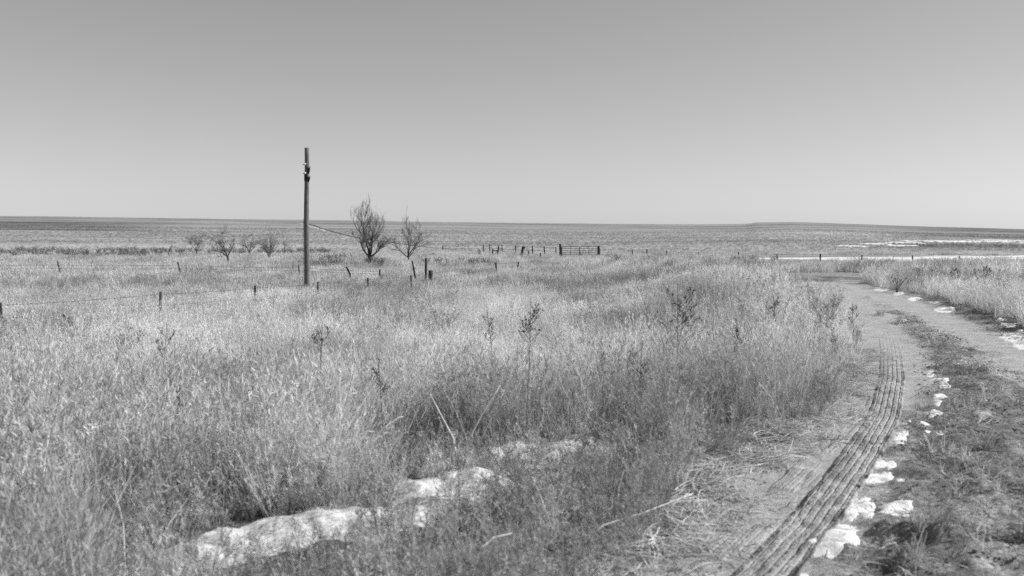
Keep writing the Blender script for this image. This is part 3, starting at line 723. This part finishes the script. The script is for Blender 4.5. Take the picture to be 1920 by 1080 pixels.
# ------------------------------------------------------------------ bare trees
def grow(segs, p, d, L, r, depth, par):
    n = 4; pts = [p]; dd = d.copy()
    for i in range(n):
        dd = dd + RNG.normal(0, par['wig'], 3) + np.array([0, 0, par['up']]); dd /= np.linalg.norm(dd)
        pts.append(pts[-1] + dd * L / n)
    segs.append((np.array(pts), np.linspace(r, r * par['tap'], n + 1), depth))
    if depth >= par['depth']: return
    kids = par['kids'][min(depth, len(par['kids']) - 1)]
    for k in range(kids):
        t = RNG.uniform(par['t0'][min(depth, len(par['t0']) - 1)], 1); q = t * n; i = min(int(q), n - 1); base = pts[i] * (1 - (q - i)) + pts[i + 1] * (q - i)
        ax = RNG.normal(0, 1, 3); ax -= ax.dot(dd) * dd; ax /= np.linalg.norm(ax); ang = RNG.uniform(*par['ang'])
        nd = dd * math.cos(ang) + ax * math.sin(ang)
        grow(segs, base, nd, L * RNG.uniform(*par['lr']), r * par['rr'] * (1 - .3 * t) + par.get('rm', .002), depth + 1, par)
def tree(px, top, D, label, stems, par, r0, width, sd, fork=.12, ov=False):
    global RNG
    keep = RNG; RNG = np.random.default_rng(sd)
    b0 = spot(px, D); H = zrow(top, D) - b0[2]
    root = bpy.data.objects.new('bare_tree', None); C.objects.link(root); root.location = b0; tag(root, label, 'tree')
    segs = []
    trunk_top = np.array([0, 0, fork * H])
    for a, lean, l in stems:
        d = np.array([math.cos(a) * math.sin(lean), math.sin(a) * math.sin(lean), math.cos(lean)])
        grow(segs, trunk_top * RNG.uniform(.7, 1), d, H * l, r0 * .72, 0, par)
    if ov:
        zt = np.percentile(np.concatenate([s[0] for s in segs])[:, 2], 99)
        for q_ in segs:
            f_ = np.interp(q_[0][:, 2] / zt, [0, .2, .45, .7, 1, 1.2], [1.5, 1.5, 1.35, .9, .45, .3])[:, None]; q_[0][:, :2] *= f_
    allp = np.concatenate([s[0] for s in segs]); 
    kz = (H - fork * H * .5) / np.percentile(allp[:, 2], par.get('pc', 98.5)); kx = (width / 2) / np.percentile(np.abs(allp[:, :2]), 98)
    tr = MB(); cr = MB()
    tr.tube([[0, 0, -.2], [.01 * H, 0, fork * H * .5], trunk_top * kz], [r0 * 1.25, r0 * 1.05, r0 * .95], 9, wob=.15)
    for P, R, dp in segs:
        P = P * np.array([kx, kx, kz]); (tr if dp == 0 else cr).tube(P, R, 7 if dp == 0 else 4, False)
    tr.build('trunk', M_bark, root, None, True); cr.build('crown', M_twig, root)
    RNG = keep
tall = dict(wig=.09, up=.13, tap=.35, depth=4, kids=[8, 5, 4, 3], t0=[.28, .2, .2], ang=(.3, .8), lr=(.42, .68), rr=.5)
vase = dict(rm=.003, pc=97.5, wig=.08, up=.06, tap=.4, depth=4, kids=[6, 4, 3, 3], t0=[.3, .25, .2], ang=(.35, .8), lr=(.42, .68), rr=.5)
gnar = dict(rm=.006, pc=96, wig=.20, up=.02, tap=.4, depth=3, kids=[6, 5, 3], t0=[.2, .25, .2], ang=(.5, 1.1), lr=(.4, .65), rr=.5)
tree(693, 367, 93, 'tallest bare tree with a twin trunk and dense upswept twigs', [(2.8, .16, .8), (.4, .1, .68), (3.3, .6, .38), (.1, .85, .42), (1.5, .2, .5)], tall, .13, 3.3, 4, .2, True)
tree(765, 399, 103, 'bare vase shaped tree right of the tallest one', [(3.0, .1, .75), (.1, .42, .6), (3.2, .85, .45), (.3, .75, .5), (5, .3, .55)], vase, .08, 4.3, 12, .2, True)
tree(427, 424, 98, 'bare crooked tree with a long low left branch, widest of the small row', [(1.6, .05, .8), (3.1, 1.15, .7), (3.4, .6, .65), (.1, .9, .45)], gnar, .08, 3.6, 3, .25)
tree(316, 448, 122, 'smallest leaning sapling at the left end of the tree row', [(1.6, .15, .8), (3.0, .5, .5), (.1, .5, .5)], dict(gnar, kids=[4, 3, 2]), .05, 1.6, 6, .35)
tree(368, 434, 128, 'low round bare tree left of the widest small one', [(1.0, .3, .7), (3.1, .9, .6), (.2, .9, .55), (4.0, .6, .5)], gnar, .07, 2.9, 9, .22)
tree(468, 437, 128, 'small bare tree with a curved trunk right of the widest small one', [(3.0, .5, .7), (.2, .7, .55), (1.5, .2, .6)], gnar, .07, 2.6, 15, .28)
tree(505, 430, 110, 'bare many stemmed tree just left of the wooden pole', [(1.5, .08, .8), (.2, .3, .7), (3.2, .35, .65), (2.2, .2, .7), (4.8, .3, .6)], vase, .06, 2.4, 18, .08)
tree(532, 442, 122, 'thin open sapling closest to the wooden pole', [(.2, .4, .7), (3.0, .3, .7), (1.4, .1, .6)], dict(gnar, kids=[4, 3, 2]), .045, 1.8, 27, .2)
# dead bent branch
m = MB(); b0 = spot(657, 62); z_ = lambda r: zrow(r, 62) - b0[2]; q_ = lambda px, r: [(px - 657) / F * 62, 0, z_(r)]
m.tube([q_(659, 540), q_(658, 522), q_(654, 511), q_(649, 501)], [.05, .045, .04, .03], 6, wob=.3); m.tube([q_(658, 524), q_(657, 513), q_(652, 503), q_(648, 500), q_(643, 505)], [.03, .03, .025, .02, .012], 6, wob=.3)
m.tube([q_(649, 501), q_(656, 500)], [.03, .015], 5); tag(m.build('dead_branch', M_bark, None, b0, True), 'bent dead branch sticking out of grass between pole and tallest tree', 'branch')

# ------------------------------------------------------------------ wooden pole
def pole():
    D = 45; b0 = spot(575, D); H = zrow(277, D) - b0[2]; root = bpy.data.objects.new('utility_pole', None); C.objects.link(root); root.location = b0
    tag(root, 'tall weathered wooden pole without wires, standing alone in the field', 'pole')
    k = D / F; m = MB(); n = 26; zz = np.linspace(-.5, H, n); rr = np.interp(zz, [-.5, H], [.135, .098])
    P = np.stack([.012 * np.sin(zz * 1.3), .01 * np.cos(zz), zz], 1); m.tube(P, rr, 20, wob=.03); m.build('shaft', M_pole, root, None, True)
    zr = lambda r: zrow(r, D) - b0[2]
    for r in (308, 325):      # porcelain knob on a short bolt
        s = MB(); s.tube([[-.0, -.09, zr(r)], [-.03, -.17, zr(r)]], [.012, .012], 8); s.tube([[-.15, -.05, zr(r)-.01], [-.02, -.10, zr(r)-.01]], [.02, .02], 6); bo = s.build('bolt', M_iron, root)
        s = MB(); c = np.array([-.035, -.17, zr(r)]); ring = [0, .03, .042, .045, .036, .04, .03, .0]; off = np.linspace(0, -.075, 8)
        s.tube([c + np.array([-.2 * o, o, 0]) * 1 for o in off], np.maximum(ring, .004), 12); s.build('insulator', M_glass, bo, None, True)
    for (ra, rb) in ((311, 326), (329, 341)):   # rusted notched bracket on the right side
        s = MB(); t = .03; za, zb = zr(ra), zr(rb); h = za - zb
        prof = [(.06, .86), (.105, .62), (.14, .70), (.175, 1.0), (.165, .62), (.15, .30), (.11, .0), (.07, .12), (.02, .35)]
        V = [[x, sy * t - .055, zb + h * y_] for sy in (-1, 1) for x, y_ in prof]; N = len(prof)
        V += [[.09, -t - .055, zb + h * .45], [.09, t - .055, zb + h * .45]]
        Q = [(i, (i + 1) % N, N + (i + 1) % N, N + i) for i in range(N)]
        me = bpy.data.meshes.new('bracket'); me.from_pydata([tuple(v) for v in V], [], Q + [(2 * N, (i + 1) % N, i) for i in range(N)] + [(2 * N + 1, N + i, N + (i + 1) % N) for i in range(N)]); me.materials.append(M_iron)
        link('bracket', me, root)
    s = MB(); s.box([-.02, -.09, zr(333)], [.07, .02, .16]); s.build('backing_plate', M_iron, root)
    s = MB(); zz = np.linspace(-.3, zr(410), 14); s.tube(np.stack([-.155 - .01 * np.sin(zz * 3), np.full(14, .0), zz], 1), .006, 5); s.build('ground_wire', M_wire, root)
pole()

# ------------------------------------------------------------------ fences
def post_mesh(foot, top, r, mat, parent, kind='tee', name='post', sd=0, base=None):
    foot = np.array(foot); top = np.array(top); m = MB()
    if kind == 'wood':
        k = 6; P = [foot * (1 - t) + top * t for t in np.linspace(0, 1, k)]; m.tube(P, np.linspace(r * 1.1, r, k), 9, wob=.16, seed=sd)
    else:   # steel T section
        d = (top - foot); L = np.linalg.norm(d); d /= L; s1 = np.cross(d, [0, 1, 0]); s1 /= np.linalg.norm(s1); s2 = np.cross(d, s1); R = np.stack([s1, s2, d], 1)
        c = (foot + top) / 2; r = r * 1.3; m.box(c, [r, .004, L / 2], R); m.box(c + s2 * (r * .8 + .004), [.004, r * .8, L / 2 - .003], R)
        for q in np.arange(.15, L, .12): m.box(foot + d * q - s2 * .008, [.008, .004, .01], R)
    return m.build(name, mat, parent, base, kind == 'wood')
def wires(A, Z, parent, r=.004, sag=.03, name='wire'):
    for z in Z:
        m = MB()
        for a, b in zip(A[:-1], A[1:]):
            P = [np.array([a[0], a[1], a[2] + z * a[3]]) * (1 - t) + np.array([b[0], b[1], b[2] + z * b[3]]) * t - np.array([0, 0, 4 * t * (1 - t) * sag]) for t in np.linspace(0, 1, 9)]
            m.tube(P, r, 4, False)
            L = np.hypot(a[0] - b[0], a[1] - b[1])
            for q in np.arange(.2, L, .35):    # barbs
                t = q / L; c = P[min(8, int(t * 8))] * (1 - (t * 8 % 1)) + P[min(8, int(t * 8) + 1)] * (t * 8 % 1)
                m.box(c, [r * 1.2, r * 1.2, r * 4])
        m.build(name, M_wire, parent)
def fence(spec, label, Z, r=.03, wr=.004, name='wire_fence', first_out=None, last_out=None):
    """spec: (px, top row, D, lean px, kind, radius)"""
    root = bpy.data.objects.new(name, None); C.objects.link(root); b = spot(spec[0][0], spec[0][2]); root.location = b; tag(root, label, 'fence')
    A = []
    for i, (px, top, D, lean, kind, rr) in enumerate(spec):
        t = np.array([(px - CX) / F * D, D, zrow(top, D)]); f = spot(px + lean, D); A.append((t[0], t[1], f[2], max(.3, t[2] - f[2])))
        post_mesh(f - np.array([0, 0, .3]) - b, t - b, rr, M_post if kind == 'wood' else M_rust, root, kind, sd=i, name='post')
    A = [(a[0] - b[0], a[1] - b[1], a[2] - b[2], a[3]) for a in A]
    if Z: wires(A, Z, root, wr)
fence([(-330, 598, 18.5, 0, 'tee', .03), (1, 567, 25, 9, 'wood', .032), (301, 547, 30, -2, 'wood', .038), (478, 536, 35, 1, 'tee', .026), (596, 528, 40, 0, 'tee', .022), (689, 521, 46, 4, 'tee', .026), (770, 516, 52, 3, 'tee', .026),
       (930, 492, 75, 2, 'wood', .06), (972, 491, 83, -3, 'tee', .04), (997, 489, 92, 0, 'tee', .04), (1023, 485, 102, -1, 'tee', .045), (1046, 483, 110, -1, 'tee', .045), (1060.5, 481, 114, 0, 'tee', .04), (1076, 479, 117, 0, 'tee', .04)],
      'wire fence on uneven posts running from the left frame edge towards the gate', [.93, .62], .03, .0045)
fence([(-110, 489, 68, 5, 'tee', .03), (108, 490, 69, 8, 'tee', .035), (333, 491, 70, 10, 'tee', .035), (560, 497, 71, 2, 'tee', .03), (712, 505, 66, 0, 'tee', .04)],
      'old wire fence with two leaning posts behind the left grass', [.8, .6], .03, .006)
fence([(830, 460, 155, 0, 'tee', .04), (906, 459, 150, 1, 'tee', .05), (918, 458, 149, 0, 'tee', .05), (941, 459, 147, 1, 'tee', .05), (966, 460, 142, 1, 'tee', .055), (998, 461, 138, 1, 'tee', .06), (1020, 462, 134, 2, 'tee', .055), (1042, 463, 130, 1, 'tee', .05)],
      'distant wire fence of thin posts ending at the left gate post', [.9, .5], .03, .013)
fence([(896.5, 466, 128, 0, 'tee', .035), (900, 468, 128, -1, 'wood', .06)], 'pair of short posts standing close together left of the braced posts', [], .03)
fence([(991, 470, 118, -2, 'wood', .07), (1013.5, 474, 114, -1, 'wood', .075)], 'two stubby dark posts between broken post and gate', [.7], .03, .008)
fence([(1125, 466, 119, 0, 'tee', .03), (1186, 468, 117, 0, 'tee', .035), (1213, 467, 116, 0, 'tee', .05), (1250, 469, 114, 0, 'wood', .06), (1310, 473, 110, 0, 'tee', .04), (1385, 473, 106, 0, 'tee', .05), (1457, 476, 102, 0, 'wood', .06), (1538, 476, 100, 0, 'tee', .06), (1616, 478, 98, 0, 'tee', .055), (1711, 479, 95, 0, 'wood', .06), (1799, 480, 92, 1, 'tee', .06), (1909, 482, 89, 0, 'wood', .06), (2040, 484, 86, 0, 'tee', .05)],
      'wire fence running right from the gate in front of the distant snow', [.92, .65, .4], .03, .006)
def single(px, top, D, lean, r, label, foot=0, extra=None):
    f = spot(px + lean, D); t = np.array([(px - CX) / F * D, D, zrow(top, D)]); root = bpy.data.objects.new('wooden_post', None)
    m = MB(); P = [(f - [0, 0, .3]) * (1 - q) + t * q for q in np.linspace(0, 1, 7)]; m.tube([p - f for p in P], np.linspace(r * 1.1, r, 7), 10, wob=.16, seed=int(px))
    if extra: extra(m, t - f, P)
    o = m.build('wooden_post', M_post, None, f, True); tag(o, label, 'post')
single(773, 489, 62, 9, .05, 'thin post leaning left beside two upright dark posts')
single(799, 484, 62, -1, .075, 'tallest dark wooden post in front of the bare trees')
single(807.5, 507, 61, -1, .14, 'short thick stump of a post right of the tallest dark post')
def cap(m, t, P): m.box(t + np.array([.12, 0, -.14]), [.15, .12, .13]); m.box(t + np.array([-.08, 0, -.06]), [.08, .1, .09])
single(981, 462, 120, -5, .14, 'thick broken wooden post with an angular top between braced posts and gate', 0, cap)
single(1050.5, 457, 119, 1, .15, 'thick dark wooden post holding the left end of the steel gate')
single(1122.5, 461, 118, 0, .14, 'thick dark wooden post holding the right end of the steel gate')
single(645, 4000, 62, 0, .01, '') if False else None
# braced corner posts
def brace():
    D = 124; b = spot(923.5, D); root = bpy.data.objects.new('braced_fence_posts', None); C.objects.link(root); root.location = b; tag(root, 'two dark wooden posts joined by a cross rail, standing left of the broken post', 'fence brace')
    w = lambda px, r: np.array([(px - CX) / F * D, D, zrow(r, D)]) - b
    post_mesh(w(923.3, 484), w(924, 466), .07, M_post, root, 'wood'); post_mesh(w(932.5, 484), w(934.8, 460.5), .09, M_post, root, 'wood', sd=2)
    m = MB(); m.tube([w(924, 470), w(934, 470.2)], .055, 8); m.build('cross_rail', M_post, root); m = MB(); m.tube([w(928, 478), w(931.5, 471.5)], .035, 7); m.build('diagonal_brace', M_post, root)
brace()
m = MB(); b0 = spot(806, 118); m.tube([[-.7, 0, .05], [.0, 0, .35], [.5, 0, .75]], [.06, .05, .04], 7); tag(m.build('leaning_pole', M_post, None, b0), 'short slanting stick in the grass behind the tallest dark post', 'stick')

# ------------------------------------------------------------------ steel gate: two leaves
def leaf():
    D = 118; x0, x1 = 1053.5, 1086.8; b = spot(x0, D); zb = b[2]
    root = bpy.data.objects.new('gate_leaf', None); C.objects.link(root); root.location = b
    W = (x1 - x0) / F * D; zz = [zrow(r, D) - zb for r in (462, 466.3, 470.3, 474, 477.4, 480.6)]; zt, z0 = zz[0], zz[-1]; c = .16; r = .034
    m = MB(); P = [[c, 0, zt], [W - c, 0, zt], [W - c * .3, 0, zt - c * .3], [W, 0, zt - c], [W, 0, z0 + c], [W - c * .3, 0, z0 + c * .3], [W - c, 0, z0], [c, 0, z0], [c * .3, 0, z0 + c * .3], [0, 0, z0 + c], [0, 0, zt - c], [c * .3, 0, zt - c * .3], [c, 0, zt]]
    Q = []
    for a, b_ in zip(P[:-1], P[1:]): Q += [np.array(a) * (1 - t) + np.array(b_) * t for t in (0, .5)]
    Q.append(np.array(P[-1])); m.tube(Q, r, 8, False); m.build('frame', M_steel, root, None, True)
    for z in zz[1:-1]:
        m = MB(); m.tube([[.01, 0, z], [W - .01, 0, z]], r * .85, 7); m.build('rail', M_steel, root, None, True)
    m = MB(); m.box([W * .5, -.03, (zt + z0) / 2], [.03, .006, (zt - z0) / 2]); m.build('upright', M_steel, root)
    for z in (zt - .28, z0 + .28):
        m = MB(); m.tube([[-.1, 0, z], [.0, 0, z]], .025, 7); m.tube([[-.02, 0, z - .05], [-.02, 0, z + .05]], .035, 8); m.build('hinge', M_steel, root)
    return root
g0 = leaf(); tag(g0, 'left leaf of the double steel tube gate, its foot hidden in grass', 'gate', 'gate leaves between two thick posts')
g1 = g0.copy(); C.objects.link(g1); g1.rotation_euler = (0, 0, math.pi); 
for ch in list(g0.children):
    c = ch.copy(); C.objects.link(c); c.parent = g1
e = spot(1120.8, 118); g1.location = (e[0], e[1], g0.location[2])
tag(g1, 'right leaf of the double steel tube gate, hung on the right gate post', 'gate', 'gate leaves between two thick posts')

# ------------------------------------------------------------------ far track climbing the hill
def far_track():
    for w, dz, al, nm, off in ((1.6, .25, .30, 'hill_track', 0), ):
        P = pl([(566, 418), (578, 421), (590, 425), (612, 432.5), (640, 440), (665, 445.5), (700, 451), (760, 459), (830, 466.5), (880, 471)])
        t = np.concatenate([[0], np.cumsum(np.hypot(*np.diff(P, axis=0).T))]); s = np.arange(0, t[-1], 1.5); X = np.interp(s, t, P[:, 0]); Y = np.interp(s, t, P[:, 1])
        d = np.stack([np.gradient(X), np.gradient(Y)], 1); d /= np.linalg.norm(d, axis=1)[:, None]; n_ = np.stack([d[:, 1], -d[:, 0]], 1)
        # right bank of turned soil, steep and dark, beside a pale track
        prof = [(-3.2, -.3, .3), (-2.6, .05, .36), (-.6, .05, .36), (-.2, -.3, .13), (.6, .8, .11), (1.2, .9, .14), (2.2, .2, .24), (3.6, -.5, .28)]
        sgn = 1 if n_[len(n_) // 2, 0] > 0 else -1
        V = []; A = []; ks = (.04 + .36 * (Y / 800)) * np.clip(np.minimum(s / 60, (t[-1] - s) / 60), 0, 1)
        for q, h, a in prof:
            qq = q * sgn * (1 + .3 * (fbm(s / 20, s * 0 + q, 3) - .5)); qq = qq * (.35 + .65 * np.clip(Y / 500, 0, 1)); x = X + n_[:, 0] * qq; y = Y + n_[:, 1] * qq
            V.append(np.stack([x, y, T(x, y) + h * ks * (.6 + .9 * fbm(s / 9, s * 0 + q * 3, 3))], 1)); A.append(np.full(len(s), a))
        V = np.stack(V, 1); m_ = len(prof); i, j = np.meshgrid(np.arange(len(s) - 1), np.arange(m_ - 1), indexing='ij'); i = i.ravel(); j = j.ravel()
        Q = np.stack([i * m_ + j, i * m_ + j + 1, (i + 1) * m_ + j + 1, (i + 1) * m_ + j], 1)
        o = link(nm, mesh(nm, V.reshape(-1, 3), Q, M_road, False, dict(alb=np.stack(A, 1).ravel(), far=np.ones(V.size // 3), rgh=np.full(V.size // 3, .2)))); tag(o, kind='structure')
far_track()

# ------------------------------------------------------------------ light, sky, camera
SUN_AZ, SUN_EL = math.radians(84), math.radians(33)     # azimuth clockwise from the view direction
sd = bpy.data.lights.new('sun', 'SUN'); sd.energy = 4.8; sd.angle = math.radians(.5); sd.color = (1, 1, 1)
so = bpy.data.objects.new('sun', sd); C.objects.link(so)
from mathutils import Vector
dirv = Vector((math.sin(SUN_AZ) * math.cos(SUN_EL), math.cos(SUN_AZ) * math.cos(SUN_EL), math.sin(SUN_EL)))
so.rotation_euler = dirv.to_track_quat('Z', 'Y').to_euler()
w = bpy.data.worlds.new('World'); bpy.context.scene.world = w; w.use_nodes = True; nt = w.node_tree; nt.nodes.clear()
sky = nt.nodes.new('ShaderNodeTexSky'); sky.sky_type = 'NISHITA'; sky.sun_disc = False; sky.sun_elevation = SUN_EL; sky.sun_rotation = SUN_AZ
sky.air_density = 1.0; sky.dust_density = .2; sky.ozone_density = 1.0
bw = nt.nodes.new('ShaderNodeRGBToBW'); bg = nt.nodes.new('ShaderNodeBackground'); bg.inputs['Strength'].default_value = .098; ou = nt.nodes.new('ShaderNodeOutputWorld')
nt.links.new(sky.outputs[0], bw.inputs[0]); pw = nt.nodes.new('ShaderNodeMath'); pw.operation = 'POWER'; pw.inputs[1].default_value = .85; nt.links.new(bw.outputs[0], pw.inputs[0]); nt.links.new(pw.outputs[0], bg.inputs[0]); nt.links.new(bg.outputs[0], ou.inputs[0])
cam = bpy.data.cameras.new('camera'); co = bpy.data.objects.new('camera', cam); C.objects.link(co); co.location = (0, 0, EYE); co.rotation_euler = (math.radians(90), 0, 0)
cam.sensor_width = 36; cam.lens = 36 * F / 1920; cam.shift_y = -(540 - HY) / 1920; cam.clip_start = .1; cam.clip_end = 8000
cam.dof.use_dof = True; cam.dof.focus_distance = 45; cam.dof.aperture_fstop = 2.5
sc = bpy.context.scene; sc.camera = co
sc.view_settings.view_transform = 'Standard'; sc.view_settings.look = 'None'; sc.view_settings.gamma = 1; sc.view_settings.exposure = .4
sc.cycles.use_denoising = False
